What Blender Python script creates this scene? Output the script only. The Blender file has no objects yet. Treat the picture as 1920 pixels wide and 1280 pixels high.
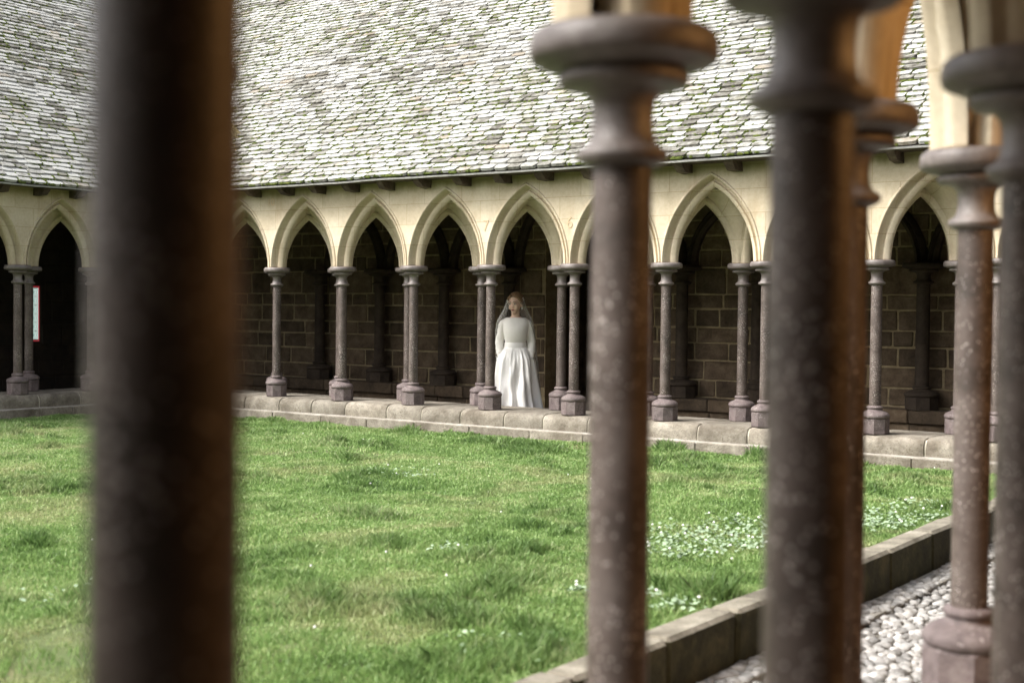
import bpy, bmesh, math, random
import numpy as np
from mathutils import Vector, Matrix, noise
random.seed(7); rng = np.random.default_rng(7)
scene = bpy.context.scene
C = scene.collection

# ------------------------------------------------------------------ camera
# World axes: X runs along the far arcade (to the right), Y from the camera's walk to the far arcade, Z=0 is the top of the low walls.
TH, PITCH, ROLL, HC = 0.6127, 0.0246, 0.0095, 1.141
ct, st = math.cos(TH), math.sin(TH)
right = Vector((ct, st, 0)); fwd = Vector((-st, ct, 0)); up = Vector((0, 0, 1))
f2 = fwd*math.cos(PITCH) - up*math.sin(PITCH)
u2 = up*math.cos(PITCH) + fwd*math.sin(PITCH)
r3 = right*math.cos(ROLL) + u2*math.sin(ROLL)
u3 = u2*math.cos(ROLL) - right*math.sin(ROLL)
cam = bpy.data.cameras.new('camera'); cam_o = bpy.data.objects.new('camera', cam); C.objects.link(cam_o)
M = Matrix((r3, u3, -f2)).transposed().to_4x4(); M.translation = Vector((0, 0, HC)); cam_o.matrix_world = M
cam.sensor_width = 36; cam.lens = 2548.8/1920*36; cam.clip_start = 0.05; cam.clip_end = 500
cam.dof.use_dof = True; cam.dof.focus_distance = 15.2; cam.dof.aperture_fstop = 2.4
scene.camera = cam_o

# ------------------------------------------------------------------ light
SUN_EL, SUN_AZ = math.radians(47), math.radians(220)     # direction the light comes from, clockwise from +Y
w = bpy.data.worlds.new('World'); scene.world = w; w.use_nodes = True
nt = w.node_tree; nt.nodes.clear()
sky = nt.nodes.new('ShaderNodeTexSky'); sky.sky_type = 'NISHITA'; sky.sun_disc = False
sky.sun_elevation = SUN_EL; sky.sun_rotation = SUN_AZ; sky.dust_density = 6; sky.air_density = 1.0; sky.ozone_density = 1
hs = nt.nodes.new('ShaderNodeHueSaturation'); hs.inputs['Saturation'].default_value = .35
bg = nt.nodes.new('ShaderNodeBackground'); bg.inputs['Strength'].default_value = 0.15
wo = nt.nodes.new('ShaderNodeOutputWorld')
nt.links.new(sky.outputs[0], hs.inputs['Color']); nt.links.new(hs.outputs[0], bg.inputs[0]); nt.links.new(bg.outputs[0], wo.inputs[0])
sun = bpy.data.lights.new('sun', 'SUN'); sun.energy = 1.5; sun.angle = math.radians(24); sun.color = (1, .96, .9)
so_ = bpy.data.objects.new('sun', sun); C.objects.link(so_)
sd = Vector((math.sin(SUN_AZ)*math.cos(SUN_EL), math.cos(SUN_AZ)*math.cos(SUN_EL), math.sin(SUN_EL)))
so_.rotation_euler = sd.to_track_quat('Z', 'Y').to_euler(); so_.location = (0, 0, 20)
scene.view_settings.view_transform = 'Standard'; scene.view_settings.look = 'None'
scene.view_settings.exposure = 1.3; scene.view_settings.gamma = 1.0; scene.view_settings.use_curve_mapping = False
scene.cycles.max_bounces = 8; scene.cycles.diffuse_bounces = 5; scene.cycles.transparent_max_bounces = 12
scene.cycles.use_adaptive_sampling = True

# ------------------------------------------------------------------ helpers
def ray(px, py, z=None, d=None):
    """World point seen at photo pixel (1920 wide) on the level z, or on the plane Y=d."""
    v = f2 + r3*((px-960)/2548.8) + u3*(-(py-640)/2548.8)
    t = (z-HC)/v.z if z is not None else d/v.y
    return Vector((0, 0, HC)) + v*t

def mat(name, build):
    m = bpy.data.materials.new(name); m.use_nodes = True
    n = m.node_tree.nodes; l = m.node_tree.links
    b = n['Principled BSDF']
    build(n, l, b); return m
def N(n, t, **k):
    x = n.new(t)
    for a, v in k.items(): setattr(x, a, v)
    return x
def coords(n, l, kind='world', scale=(1, 1, 1)):
    if kind == 'world':
        g = N(n, 'ShaderNodeNewGeometry'); out = g.outputs['Position']
    else:
        g = N(n, 'ShaderNodeTexCoord'); out = g.outputs['Object']
    mp = N(n, 'ShaderNodeMapping'); mp.inputs['Scale'].default_value = scale
    l.new(out, mp.inputs['Vector']); return mp.outputs[0]
def noise_n(n, l, v, scale, detail=6, rough=.6, dist=0):
    t = N(n, 'ShaderNodeTexNoise'); t.inputs['Scale'].default_value = scale; t.inputs['Detail'].default_value = detail
    t.inputs['Roughness'].default_value = rough; t.inputs['Distortion'].default_value = dist
    l.new(v, t.inputs['Vector']); return t.outputs['Fac']
def ramp(n, l, v, stops):
    r = N(n, 'ShaderNodeValToRGB'); e = r.color_ramp.elements
    while len(e) < len(stops): e.new(.5)
    for x, (p, c) in zip(e, stops):
        x.position = p; x.color = (*c, 1) if len(c) == 3 else c
    l.new(v, r.inputs[0]); return r.outputs[0]
def mixc(n, l, f, a, b, mode='MIX'):
    m = N(n, 'ShaderNodeMix', data_type='RGBA', blend_type=mode)
    if isinstance(f, float): m.inputs[0].default_value = f
    else: l.new(f, m.inputs[0])
    for s, x in ((6, a), (7, b)):
        if isinstance(x, tuple): m.inputs[s].default_value = (*x, 1)
        else: l.new(x, m.inputs[s])
    return m.outputs[2]
def math_n(n, l, op, a, b=None, c=None, clamp=False):
    m = N(n, 'ShaderNodeMath', operation=op); m.use_clamp = clamp
    for i, x in enumerate((a, b, c)):
        if x is None: continue
        if isinstance(x, (int, float)): m.inputs[i].default_value = x
        else: l.new(x, m.inputs[i])
    return m.outputs[0]
def bump(n, l, b, h, strength=.4, dist=.01):
    x = N(n, 'ShaderNodeBump'); x.inputs['Strength'].default_value = strength; x.inputs['Distance'].default_value = dist
    l.new(h, x.inputs['Height']); l.new(x.outputs[0], b.inputs['Normal'])
def piece_random(n, l):
    o = N(n, 'ShaderNodeObjectInfo'); g = N(n, 'ShaderNodeNewGeometry')
    return math_n(n, l, 'FRACT', math_n(n, l, 'ADD', o.outputs['Random'], g.outputs['Random Per Island']))

def stone(name, c1, c2, c3, sc=6, speck=None, rough=.85, spread=.35, bs=.5, bd=.01, rnd=True, speck_scale=60, speck_t=.22):
    def B(n, l, b):
        v = coords(n, l)
        a = noise_n(n, l, v, sc, 8, .65, .4); f = noise_n(n, l, v, sc*9, 5, .7)
        col = ramp(n, l, a, [(.3, c1), (.5, c2), (.7, c3)])
        col = mixc(n, l, .55, col, ramp(n, l, f, [(.3, (.45,)*3), (.55, (1, 1, 1)), (.75, (1.0,)*3)]), 'MULTIPLY')
        if rnd:
            r = piece_random(n, l)
            col = mixc(n, l, 1.0, col, ramp(n, l, r, [(0, (1-spread,)*3), (1, (1, 1, 1))]), 'MULTIPLY')
        if speck:
            vo = N(n, 'ShaderNodeTexVoronoi'); vo.inputs['Scale'].default_value = speck_scale; l.new(v, vo.inputs['Vector'])
            sn = noise_n(n, l, v, 5, 3, .6)
            th = math_n(n, l, 'MULTIPLY_ADD', sn, .6, speck_t-.3)
            k = math_n(n, l, 'LESS_THAN', vo.outputs['Distance'], th)
            k2 = math_n(n, l, 'MULTIPLY', k, .8)
            col = mixc(n, l, k2, col, speck)
        l.new(col, b.inputs['Base Color']); b.inputs['Roughness'].default_value = rough
        hh = math_n(n, l, 'ADD', f, math_n(n, l, 'MULTIPLY', a, .8))
        bump(n, l, b, hh, bs, bd)
    return mat(name, B)

MT = {}
MT['shaft'] = stone('speckled_purple_stone', (.046, .035, .029), (.110, .084, .072), (.165, .134, .120), 7, speck=(.50, .45, .42), spread=.25, rough=.5, bs=.3, bd=.004, speck_scale=75, speck_t=.20)
MT['cap'] = stone('grey_capital_stone', (.100, .080, .072), (.185, .158, .146), (.28, .25, .235), 9, spread=.2, rough=.45, bs=.4, bd=.005)
MT['base'] = stone('base_stone', (.085, .064, .062), (.165, .128, .125), (.23, .19, .18), 11, speck=(.42, .38, .36), spread=.2, rough=.7, speck_scale=60, speck_t=.16)
MT['sill'] = stone('sill_granite', (.12, .098, .072), (.265, .235, .188), (.42, .385, .32), 4, speck=(.11, .09, .06), spread=.32, rough=.95, bs=1.0, speck_scale=55, speck_t=.24)
MT['mortar'] = stone('pale_mortar', (.34, .31, .24), (.50, .46, .37), (.60, .56, .46), 12, rnd=False)
MT['wallstone'] = stone('dark_wall_stone', (.090, .060, .036), (.19, .134, .082), (.29, .215, .14), 5, speck=(.15, .115, .08), spread=.5, rough=.9, bs=.8, speck_scale=50, speck_t=.12)
MT['wallmortar'] = stone('ochre_mortar', (.24, .18, .10), (.36, .285, .165), (.46, .37, .23), 10, rnd=False)
MT['shade_stone'] = stone('painted_shade_stone', (.014, .010, .007), (.030, .022, .014), (.050, .036, .022), 5, spread=.4)  # left gallery's shadow painted into the colour of its back wall
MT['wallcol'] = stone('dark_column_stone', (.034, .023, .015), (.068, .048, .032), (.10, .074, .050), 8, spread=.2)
MT['kerb'] = stone('kerb_stone', (.13, .115, .085), (.27, .245, .19), (.40, .37, .30), 6, spread=.25, rough=.95, bs=.8)
MT['kerbside'] = stone('dark_olive_stone', (.014, .013, .004), (.042, .037, .012), (.10, .082, .034), 5, spread=.4, rough=1, bs=.8)  # darker olive tone for the side faces of the kerb stones
MT['wood'] = stone('dark_oak', (.045, .032, .022), (.10, .072, .050), (.18, .14, .105), 9, spread=.3)
MT['planks'] = stone('vault_boards', (.030, .016, .008), (.05, .028, .014), (.075, .043, .022), 4, spread=.3)
MT['floor'] = stone('gallery_flagstone', (.05, .042, .034), (.09, .078, .064), (.13, .115, .095), 3, spread=.3)
MT['lead'] = stone('lead_flashing', (.20, .20, .19), (.30, .30, .285), (.42, .42, .40), 6, rnd=False, rough=.6)
def cream(n, l, b):
    v = coords(n, l)
    a = noise_n(n, l, v, 2.2, 8, .6, .3); f = noise_n(n, l, v, 30, 6, .7)
    st_ = noise_n(n, l, coords(n, l, scale=(3, 3, .5)), 2.0, 5, .6)
    col = ramp(n, l, a, [(.28, (.48, .405, .285)), (.5, (.59, .51, .375)), (.72, (.68, .61, .48))])
    col = mixc(n, l, .35, col, ramp(n, l, f, [(.3, (.6, .55, .48)), (.6, (1, 1, 1))]), 'MULTIPLY')
    col = mixc(n, l, ramp(n, l, st_, [(.55, (0, 0, 0)), (.75, (.45, .45, .45))]), col, (.40, .29, .17))
    g = N(n, 'ShaderNodeNewGeometry'); sx = N(n, 'ShaderNodeSeparateXYZ'); l.new(g.outputs['Position'], sx.inputs[0])
    cx = N(n, 'ShaderNodeCombineXYZ'); l.new(math_n(n, l, 'ADD', sx.outputs[0], sx.outputs[1]), cx.inputs[0]); l.new(math_n(n, l, 'ADD', sx.outputs[2], .02), cx.inputs[1])
    br = N(n, 'ShaderNodeTexBrick'); l.new(cx.outputs[0], br.inputs['Vector']); br.inputs['Scale'].default_value = 1; br.inputs['Brick Width'].default_value = .53; br.inputs['Row Height'].default_value = .235
    br.inputs['Mortar Size'].default_value = .003; br.inputs['Mortar Smooth'].default_value = .3; br.inputs['Color1'].default_value = (1, 1, 1, 1); br.inputs['Color2'].default_value = (.90, .89, .87, 1); br.inputs['Mortar'].default_value = (.66, .60, .50, 1)
    col = mixc(n, l, 1.0, col, br.outputs['Color'], 'MULTIPLY')
    z = math_n(n, l, 'ADD', sx.outputs[2], math_n(n, l, 'MULTIPLY', math_n(n, l, 'SUBTRACT', st_, .5), .18))
    k = N(n, 'ShaderNodeMapRange'); k.inputs[1].default_value = 2.47; k.inputs[2].default_value = 2.56; k.inputs[4].default_value = .75
    l.new(z, k.inputs[0])
    col = mixc(n, l, k.outputs[0], col, (.235, .205, .085))       # algae stain along the wall head
    l.new(col, b.inputs['Base Color']); b.inputs['Roughness'].default_value = .9
    bump(n, l, b, math_n(n, l, 'ADD', f, a), .35, .006)
MT['cream'] = mat('cream_limestone', cream)
def slate(n, l, b):
    v = coords(n, l)
    big = noise_n(n, l, v, .45, 4, .6, .2); a = noise_n(n, l, v, 14, 8, .7, .3); f = noise_n(n, l, v, 90, 4, .7)
    r = piece_random(n, l)
    x = math_n(n, l, 'ADD', math_n(n, l, 'MULTIPLY', a, .6), math_n(n, l, 'ADD', math_n(n, l, 'MULTIPLY', r, .28), math_n(n, l, 'MULTIPLY_ADD', big, .36, -.06)))
    col = ramp(n, l, x, [(.35, (.06, .052, .038)), (.46, (.19, .185, .16)), (.57, (.38, .38, .36)), (.8, (.46, .465, .445))])
    col = mixc(n, l, .5, col, ramp(n, l, f, [(.36, (.30, .28, .24)), (.52, (1, 1, 1))]), 'MULTIPLY')
    r2 = math_n(n, l, 'FRACT', math_n(n, l, 'MULTIPLY', r, 37.0))
    col = mixc(n, l, math_n(n, l, 'MULTIPLY', math_n(n, l, 'GREATER_THAN', r2, .95), .35), col, (.36, .29, .21))
    gr = noise_n(n, l, v, 1.6, 8, .75)
    col = mixc(n, l, ramp(n, l, gr, [(.55, (0, 0, 0)), (.70, (.6, .6, .6))]), col, (.19, .185, .09))
    l.new(col, b.inputs['Base Color']); b.inputs['Roughness'].default_value = .75
    bump(n, l, b, a, .6, .006)
MT['slate'] = mat('lichen_covered_slate', slate)
MT['underlay'] = stone('roof_bed', (.03, .025, .018), (.05, .042, .03), (.07, .06, .04), 8, rnd=False)
def moss(n, l, b):
    v = coords(n, l); a = noise_n(n, l, v, 9, 6, .7)
    col = ramp(n, l, a, [(.3, (.035, .048, .007)), (.55, (.085, .112, .014)), (.75, (.17, .15, .035))])
    l.new(col, b.inputs['Base Color']); b.inputs['Roughness'].default_value = 1
    bump(n, l, b, noise_n(n, l, v, 120, 4, .8), 1, .01)
MT['moss'] = mat('moss', moss)
def grass(n, l, b):
    v = coords(n, l)
    a = noise_n(n, l, v, 1.1, 6, .65, .5); c = noise_n(n, l, v, 5, 6, .75)
    g = N(n, 'ShaderNodeNewGeometry')
    x = math_n(n, l, 'ADD', math_n(n, l, 'MULTIPLY', a, .50), math_n(n, l, 'ADD', math_n(n, l, 'MULTIPLY', c, .34), math_n(n, l, 'MULTIPLY', g.outputs['Random Per Island'], .22)))
    col = ramp(n, l, x, [(.32, (.060, .125, .035)), (.44, (.17, .29, .080)), (.56, (.29, .44, .145)), (.69, (.50, .56, .29))])
    at = N(n, 'ShaderNodeAttribute'); at.attribute_name = 'lush'; ad = N(n, 'ShaderNodeAttribute'); ad.attribute_name = 'dry'
    col = mixc(n, l, math_n(n, l, 'MULTIPLY', at.outputs['Fac'], .55), col, (.060, .135, .035))
    col = mixc(n, l, math_n(n, l, 'MULTIPLY', ad.outputs['Fac'], .8), col, (.50, .46, .27))
    l.new(col, b.inputs['Base Color']); b.inputs['Roughness'].default_value = .5
    tr = N(n, 'ShaderNodeBsdfTranslucent'); l.new(col, tr.inputs[0])
    mx = N(n, 'ShaderNodeMixShader'); mx.inputs[0].default_value = .35
    out = n['Material Output']; l.new(b.outputs[0], mx.inputs[1]); l.new(tr.outputs[0], mx.inputs[2]); l.new(mx.outputs[0], out.inputs[0])
MT['grass'] = mat('grass_blades', grass)
def soil(n, l, b):
    v = coords(n, l)
    a = noise_n(n, l, v, 1.4, 7, .65); c = noise_n(n, l, v, 22, 6, .7)
    col = ramp(n, l, a, [(.35, (.08, .13, .035)), (.55, (.14, .17, .06)), (.72, (.34, .28, .17))])
    col = mixc(n, l, .6, col, ramp(n, l, c, [(.3, (.4, .4, .35)), (.65, (1, 1, 1))]), 'MULTIPLY')
    l.new(col, b.inputs['Base Color']); b.inputs['Roughness'].default_value = 1
    bump(n, l, b, c, .8, .02)
MT['soil'] = mat('turf_soil', soil)
MT['pebble'] = stone('river_pebble', (.24, .22, .19), (.46, .445, .42), (.64, .63, .61), 14, spread=.62, rough=.55, bs=.15, bd=.002)
MT['grit'] = stone('pebble_bed_mortar', (.10, .09, .075), (.17, .155, .13), (.24, .22, .19), 10, rnd=False)
MT['concrete'] = stone('kerbside_concrete', (.22, .20, .17), (.32, .30, .26), (.42, .40, .36), 8, rnd=False)
def plain(name, c, rough=.6, sss=0, bs=.0, sc=30, vary=.12):
    def B(n, l, b):
        v = coords(n, l, 'obj'); a = noise_n(n, l, v, sc, 5, .6)
        col = mixc(n, l, ramp(n, l, a, [(.3, (0, 0, 0)), (.7, (1, 1, 1))]), tuple(x*(1-vary) for x in c), tuple(min(1, x*(1+vary)) for x in c))
        l.new(col, b.inputs['Base Color']); b.inputs['Roughness'].default_value = rough
        if sss: b.inputs['Subsurface Weight'].default_value = sss; b.inputs['Subsurface Scale'].default_value = .01
        if bs: bump(n, l, b, a, bs, .003)
    return mat(name, B)
MT['skin'] = plain('skin', (.70, .49, .37), .5, .1, vary=.06)
MT['hair'] = plain('brown_hair', (.20, .125, .065), .45, sc=60, bs=.5, vary=.4)
MT['satin'] = plain('white_satin', (.86, .85, .82), .42, vary=.03)
MT['crepe'] = plain('ivory_crepe', (.82, .80, .75), .75, vary=.03, bs=.1)
MT['lips'] = plain('lips', (.36, .12, .10), .4)
MT['brow'] = plain('eyebrow', (.09, .05, .03), .8)
MT['eyewhite'] = plain('eye_white', (.55, .52, .48), .3)
MT['iris'] = plain('iris', (.04, .03, .02), .2)
MT['pearl'] = plain('pearl', (.85, .83, .78), .25)
def veilm(n, l, b):
    b.inputs['Base Color'].default_value = (.85, .84, .80, 1); b.inputs['Roughness'].default_value = .9
    fr = N(n, 'ShaderNodeLayerWeight'); fr.inputs[0].default_value = .35
    v = coords(n, l, 'obj', (1, 1, .15)); a = noise_n(n, l, v, 16, 4, .6)
    k = math_n(n, l, 'MULTIPLY_ADD', fr.outputs['Facing'], .44, .07)
    k = math_n(n, l, 'ADD', k, math_n(n, l, 'MULTIPLY', math_n(n, l, 'SUBTRACT', a, .5), .16), clamp=True)
    tp = N(n, 'ShaderNodeBsdfTransparent'); mx = N(n, 'ShaderNodeMixShader')
    l.new(k, mx.inputs[0]); l.new(tp.outputs[0], mx.inputs[1]); l.new(b.outputs[0], mx.inputs[2]); l.new(mx.outputs[0], n['Material Output'].inputs[0])
MT['veil'] = mat('sheer_tulle', veilm)
def glow(name, c, s):
    def B(n, l, b):
        v = coords(n, l); a = noise_n(n, l, v, 40, 3, .6)
        col = mixc(n, l, a, tuple(x*.75 for x in c), c)
        b.inputs['Base Color'].default_value = (*[x*.3 for x in c], 1)
        l.new(col, b.inputs['Emission Color']); b.inputs['Emission Strength'].default_value = s
    return mat(name, B)
MT['glass_white'] = glow('backlit_white_glass', (.80, .95, .88), .36)
MT['glass_teal'] = glow('backlit_teal_glass', (.06, .25, .22), .22)
MT['glass_red'] = glow('backlit_red_glass', (.40, .03, .04), .4)
MT['came'] = plain('lead_came', (.03, .03, .03), .6)
MT['clover'] = plain('clover_leaf', (.26, .35, .22), .6, sc=8, vary=.45)
MT['petal'] = plain('daisy_petal', (.85, .85, .82), .6)
MT['iron'] = plain('black_iron', (.02, .02, .02), .5)
MT['paint'] = plain('faded_red_paint', (.55, .42, .27), .9)

def link(name, me, m, parent=None, loc=None, rot=None, smooth=False):
    o = bpy.data.objects.new(name, me); C.objects.link(o)
    if m is not None and not me.materials: me.materials.append(m)
    if parent is not None: o.parent = parent
    if loc is not None: o.location = loc
    if rot is not None: o.rotation_euler = rot
    return o
def mesh(name, V, F, smooth=False):
    me = bpy.data.meshes.new(name)
    me.from_pydata([tuple(v) for v in V], [], F); me.update()
    if smooth: me.polygons.foreach_set('use_smooth', [True]*len(me.polygons))
    return me
def sharp(me, deg=40):
    me.polygons.foreach_set('use_smooth', [True]*len(me.polygons))
    try: me.set_sharp_from_angle(angle=math.radians(deg))
    except Exception: pass
    return me
class MB:
    def __init__(s): s.V = []; s.F = []
    def add(s, V, F):
        o = len(s.V); s.V += [tuple(v) for v in V]; s.F += [tuple(i+o for i in f) for f in F]; return s
    def box(s, x0, x1, y0, y1, z0, z1):
        return s.add([(x, y, z) for x in (x0, x1) for y in (y0, y1) for z in (z0, z1)],
                     [(0, 1, 3, 2), (4, 6, 7, 5), (0, 4, 5, 1), (2, 3, 7, 6), (0, 2, 6, 4), (1, 5, 7, 3)])
    def build(s, name, m, parent=None, loc=None, rot=None, smooth=None):
        me = mesh(name, s.V, s.F)
        if smooth: sharp(me, smooth)
        return link(name, me, m, parent, loc, rot)
def tag(o, label, cat, group=None):
    o['label'] = label; o['category'] = cat
    if group: o['group'] = group
    return o
def empty(name, loc=(0, 0, 0), rz=0):
    o = bpy.data.objects.new(name, None); C.objects.link(o); o.location = loc; o.rotation_euler = (0, 0, rz); o.empty_display_size = .2
    return o
def lathe(prof, n=40, closed=True):
    V = []; F = []
    for r, z in prof:
        for i in range(n):
            a = 2*math.pi*i/n; V.append((r*math.cos(a), r*math.sin(a), z))
    for j in range(len(prof)-1):
        for i in range(n):
            F.append((j*n+i, j*n+(i+1) % n, (j+1)*n+(i+1) % n, (j+1)*n+i))
    if closed:
        F.append(tuple(range(n-1, -1, -1))); F.append(tuple(range((len(prof)-1)*n, len(prof)*n)))
    return V, F
_bm = bmesh.new()
for sx in (-1, 1):
    for sy in (-1, 1):
        for sz in (-1, 1):
            for k in range(3):
                _bm.verts.new([(.5 - (0 if k == i else .1))*s for i, s in enumerate((sx, sy, sz))])
_r = bmesh.ops.convex_hull(_bm, input=_bm.verts[:]); bmesh.ops.dissolve_limit(_bm, angle_limit=.01, verts=_bm.verts[:], edges=_bm.edges[:])
_bm.verts.index_update()
CH_S = [tuple((1 if c > 0 else -1) for c in v.co) for v in _bm.verts]
CH_K = [tuple(abs(c) > .45 for c in v.co) for v in _bm.verts]
CH_F = [tuple(v.index for v in f.verts) for f in _bm.faces]; _bm.free()
def cham(x0, x1, y0, y1, z0, z1, b=.01, jit=0):
    """A box with bevelled edges and slightly uneven corners: 24 vertices."""
    V = []; J = {}
    for s, k in zip(CH_S, CH_K):
        if s not in J: J[s] = [random.uniform(-jit, jit) for _ in range(3)]
        p = []
        for i, (lo, hi) in enumerate(((x0, x1), (y0, y1), (z0, z1))):
            e = hi if s[i] > 0 else lo
            p.append(e - (0 if k[i] else s[i]*b) + J[s][i])
        V.append(p)
    return V, CH_F

# ------------------------------------------------------------------ module sizes of the cloister
H = 1.62; R0 = .13; DOUT = 12.3427; XS = -12.3119; S1 = 1.1132; GAP = .4824
def arc_h(r, half, r0=R0):
    """height of the pointed arch over the springing at distance r from the column"""
    R = half*2.02; x = r-r0
    if x <= 0: return 0.
    x = min(x, half+1e-9); return math.sqrt(max(0, R*R-(R-x)**2))
PROF = [(.002, .140), (0, .104), (.003, .094), (.010, .086), (.040, .060), (.048, .058), (.052, .066), (.057, .084), (.070, .088), (.082, .074), (.090, .048), (.095, .020), (.100, .006), (.109, -.005), (.121, -.005), (.129, .004), (.130, .010)]
def web_h(r):
    x = min(max(0, r-.09), .34); return math.sqrt(max(0, .81-(.90-x)**2))+max(0, r-.43)*.3
def arch_path(xa, xb, off, n=22):
    """points of a pointed arch springing from columns xa, xb; off = distance outside the intrados"""
    half = (xb-xa)/2-R0; R = half*2.02; c = (xa+xb)/2; Ro = R+off
    xc = R-half     # centre offset beyond the middle
    amax = math.acos(xc/Ro)
    L = [(c+xc-Ro*math.cos(a), H+Ro*math.sin(a)) for a in [amax*i/n for i in range(n+1)]]
    return L + [(2*c-x, z) for x, z in reversed(L[:-1])]
def arch_mesh(xa, xb, yface, sgn, mb, wob=.004):
    paths = [arch_path(xa, xb, o) for o, _ in PROF]; m = len(paths[0]); V = []; F = []
    for j in range(m):
        q = noise.noise(Vector((xa*3+j*.35, yface, 1.7)))*wob; q2 = (1 if random.random() < .07 else 0)*-.006
        for (o, d), P in zip(PROF, paths):
            V.append((P[j][0]+q, yface+sgn*(d+(q2 if .005 < o < .05 else 0)), P[j][1]+q))
    k = len(PROF)
    for j in range(m-1):
        for i in range(k-1):
            f = (j*k+i, (j+1)*k+i, (j+1)*k+i+1, j*k+i+1)
            F.append(f if sgn > 0 else f[::-1])
    mb.add(V, F)
def spandrel(xs, y, top, mb, flip=False):
    """wall face above a run of arches"""
    V = []; F = []; X = []
    for xa, xb in zip(xs[:-1], xs[1:]):
        P = arch_path(xa, xb, .127)
        X += [(max(xa+.0005, min(xb-.0005, x)), z) for x, z in P]
    for x, z in X: V += [(x, y, z), (x, y, (z+top)/2), (x, y, top)]
    for i in range(len(X)-1):
        for j in (0, 1):
            a = (3*i+j, 3*i+3+j, 3*i+4+j, 3*i+1+j); F.append(a[::-1] if flip else a)
    mb.add(V, F)
def vault(xo, xi, gap, mb, step=.028):
    """stone webbing between the two rows: height follows the distance to the nearest column"""
    x0, x1 = xo[0], xo[-1]; nx = int((x1-x0)/step); ny = max(8, int((gap-.0)/step)); V = []; F = []
    cols = [(x, 0) for x in xo]+[(x, gap) for x in xi]
    for i in range(nx+1):
        x = x0+(x1-x0)*i/nx
        near = [c for c in cols if abs(c[0]-x) < 1.3]
        for j in range(ny+1):
            y = .0+gap*j/ny
            r = min(math.hypot(x-c[0], y-c[1]) for c in near)
            V.append((x, y, H+.004+web_h(r)))
    for i in range(nx):
        for j in range(ny):
            F.append((i*(ny+1)+j, i*(ny+1)+j+1, (i+1)*(ny+1)+j+1, (i+1)*(ny+1)+j))
    mb.add(V, F)
def rib(p, q, mb, wdt=.055, drop=.05):
    """moulded rib that follows a pointed arch from column p to column q"""
    p = Vector((*p, 0)); q = Vector((*q, 0)); L = (q-p).length; d = (q-p)/L; s = Vector((-d.y, d.x, 0))
    half = L/2-R0+.012; R = (half**2+.60**2)/(2*half); V = []; F = []; n = 12; pts = []
    xc = R-half; amax = math.acos(xc/R)
    for side in (0, 1):
        A = [amax*i/n for i in range(n+1)]
        for a in (A if side == 0 else A[::-1][1:]):
            x = L/2+(xc-R*math.cos(a))*(1 if side == 0 else -1)
            nx = -math.cos(a)*(1 if side == 0 else -1); nz = math.sin(a); pts.append((x, R*math.sin(a), nx, nz))
    pr = [(-wdt, .10), (-wdt, .045), (-wdt*.72, .030), (-wdt*.6, .008), (-wdt*.3, 0), (wdt*.3, 0), (wdt*.6, .008), (wdt*.72, .030), (wdt, .045), (wdt, .10)]
    for x, z, nx, nz in pts:
        for a, b in pr:
            v = p+d*(x+nx*b)+s*a; V.append((v.x, v.y, H+z+nz*b))
    k = len(pr)
    for j in range(len(pts)-1):
        for i in range(k-1): F.append((j*k+i, j*k+i+1, (j+1)*k+i+1, (j+1)*k+i))
    mb.add(V, F)

# ------------------------------------------------------------------ colonnettes
seg = 40
cap_prof = [(.05, 1.385), (.062, 1.388), (.076, 1.396), (.081, 1.405), (.078, 1.414), (.062, 1.424), (.0555, 1.438), (.0525, 1.46), (.053, 1.485), (.057, 1.502), (.068, 1.515), (.088, 1.522),
            (.106, 1.524), (.113, 1.531), (.113, 1.541), (.106, 1.548), (.110, 1.554), (.134, 1.556), (.139, 1.562), (.152, 1.563), (.161, 1.568), (.165, 1.579), (.164, 1.598), (.160, 1.611), (.150, 1.6195)]
me_cap = sharp(mesh('capital', *lathe(cap_prof, seg)), 50)
sh_prof = [(.0535, .22)] + [(.0540 - .0025*(i/12)**1.5, .235+i*(1.388-.235)/12) for i in range(13)]
me_shaft = sharp(mesh('shaft', *lathe(sh_prof, seg)), 50)
ba_prof = [(.055, .262), (.066, .260), (.074, .252), (.076, .243), (.071, .234), (.066, .230), (.068, .222), (.080, .214), (.100, .206), (.122, .194), (.134, .178), (.137, .163), (.131, .149), (.122, .143)][::-1]
me_base = sharp(mesh('base', *lathe(ba_prof, seg)), 50)
def oct_block(r, z0, z1, b=.006):
    P = [(r-b, z0), (r, z0+b), (r, z1-b), (r-b, z1)]; return lathe(P, 8)
me_plinth = mesh('plinth', *oct_block(.134, .0, .1435))
for m_, k in ((me_cap, 'cap'), (me_shaft, 'shaft'), (me_base, 'base'), (me_plinth, 'base')): m_.materials.append(MT[k])
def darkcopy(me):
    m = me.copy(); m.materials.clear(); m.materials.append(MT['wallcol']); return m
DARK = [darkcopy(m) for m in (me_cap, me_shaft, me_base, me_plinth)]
LIGHT = [me_cap, me_shaft, me_base, me_plinth]
def make_colonnette(meshes, nm='colonnette'):
    r = empty(nm)
    for k, m in zip(('capital', 'shaft', 'base', 'plinth'), meshes): link(k, m, None, r)
    return r
def copy_thing(src):
    r = src.copy(); C.objects.link(r)
    for ch in src.children:
        c = ch.copy(); c.parent = r; C.objects.link(c)
    return r
proto = None
def colonnette(x, y, label, group, z=0, rz=None, sxy=1):
    global proto
    if proto is None: proto = make_colonnette(LIGHT); r = proto
    else: r = copy_thing(proto)
    r.location = (x, y, z); r.rotation_euler = (0, 0, rz if rz is not None else random.choice((0, 1))*math.radians(22.5)+math.radians(random.uniform(-6, 6)))
    r.scale = (sxy, sxy, 1)
    tag(r, label, 'column', group); return r
G_OUT = 'colonnettes of the front row of the far arcade'
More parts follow.
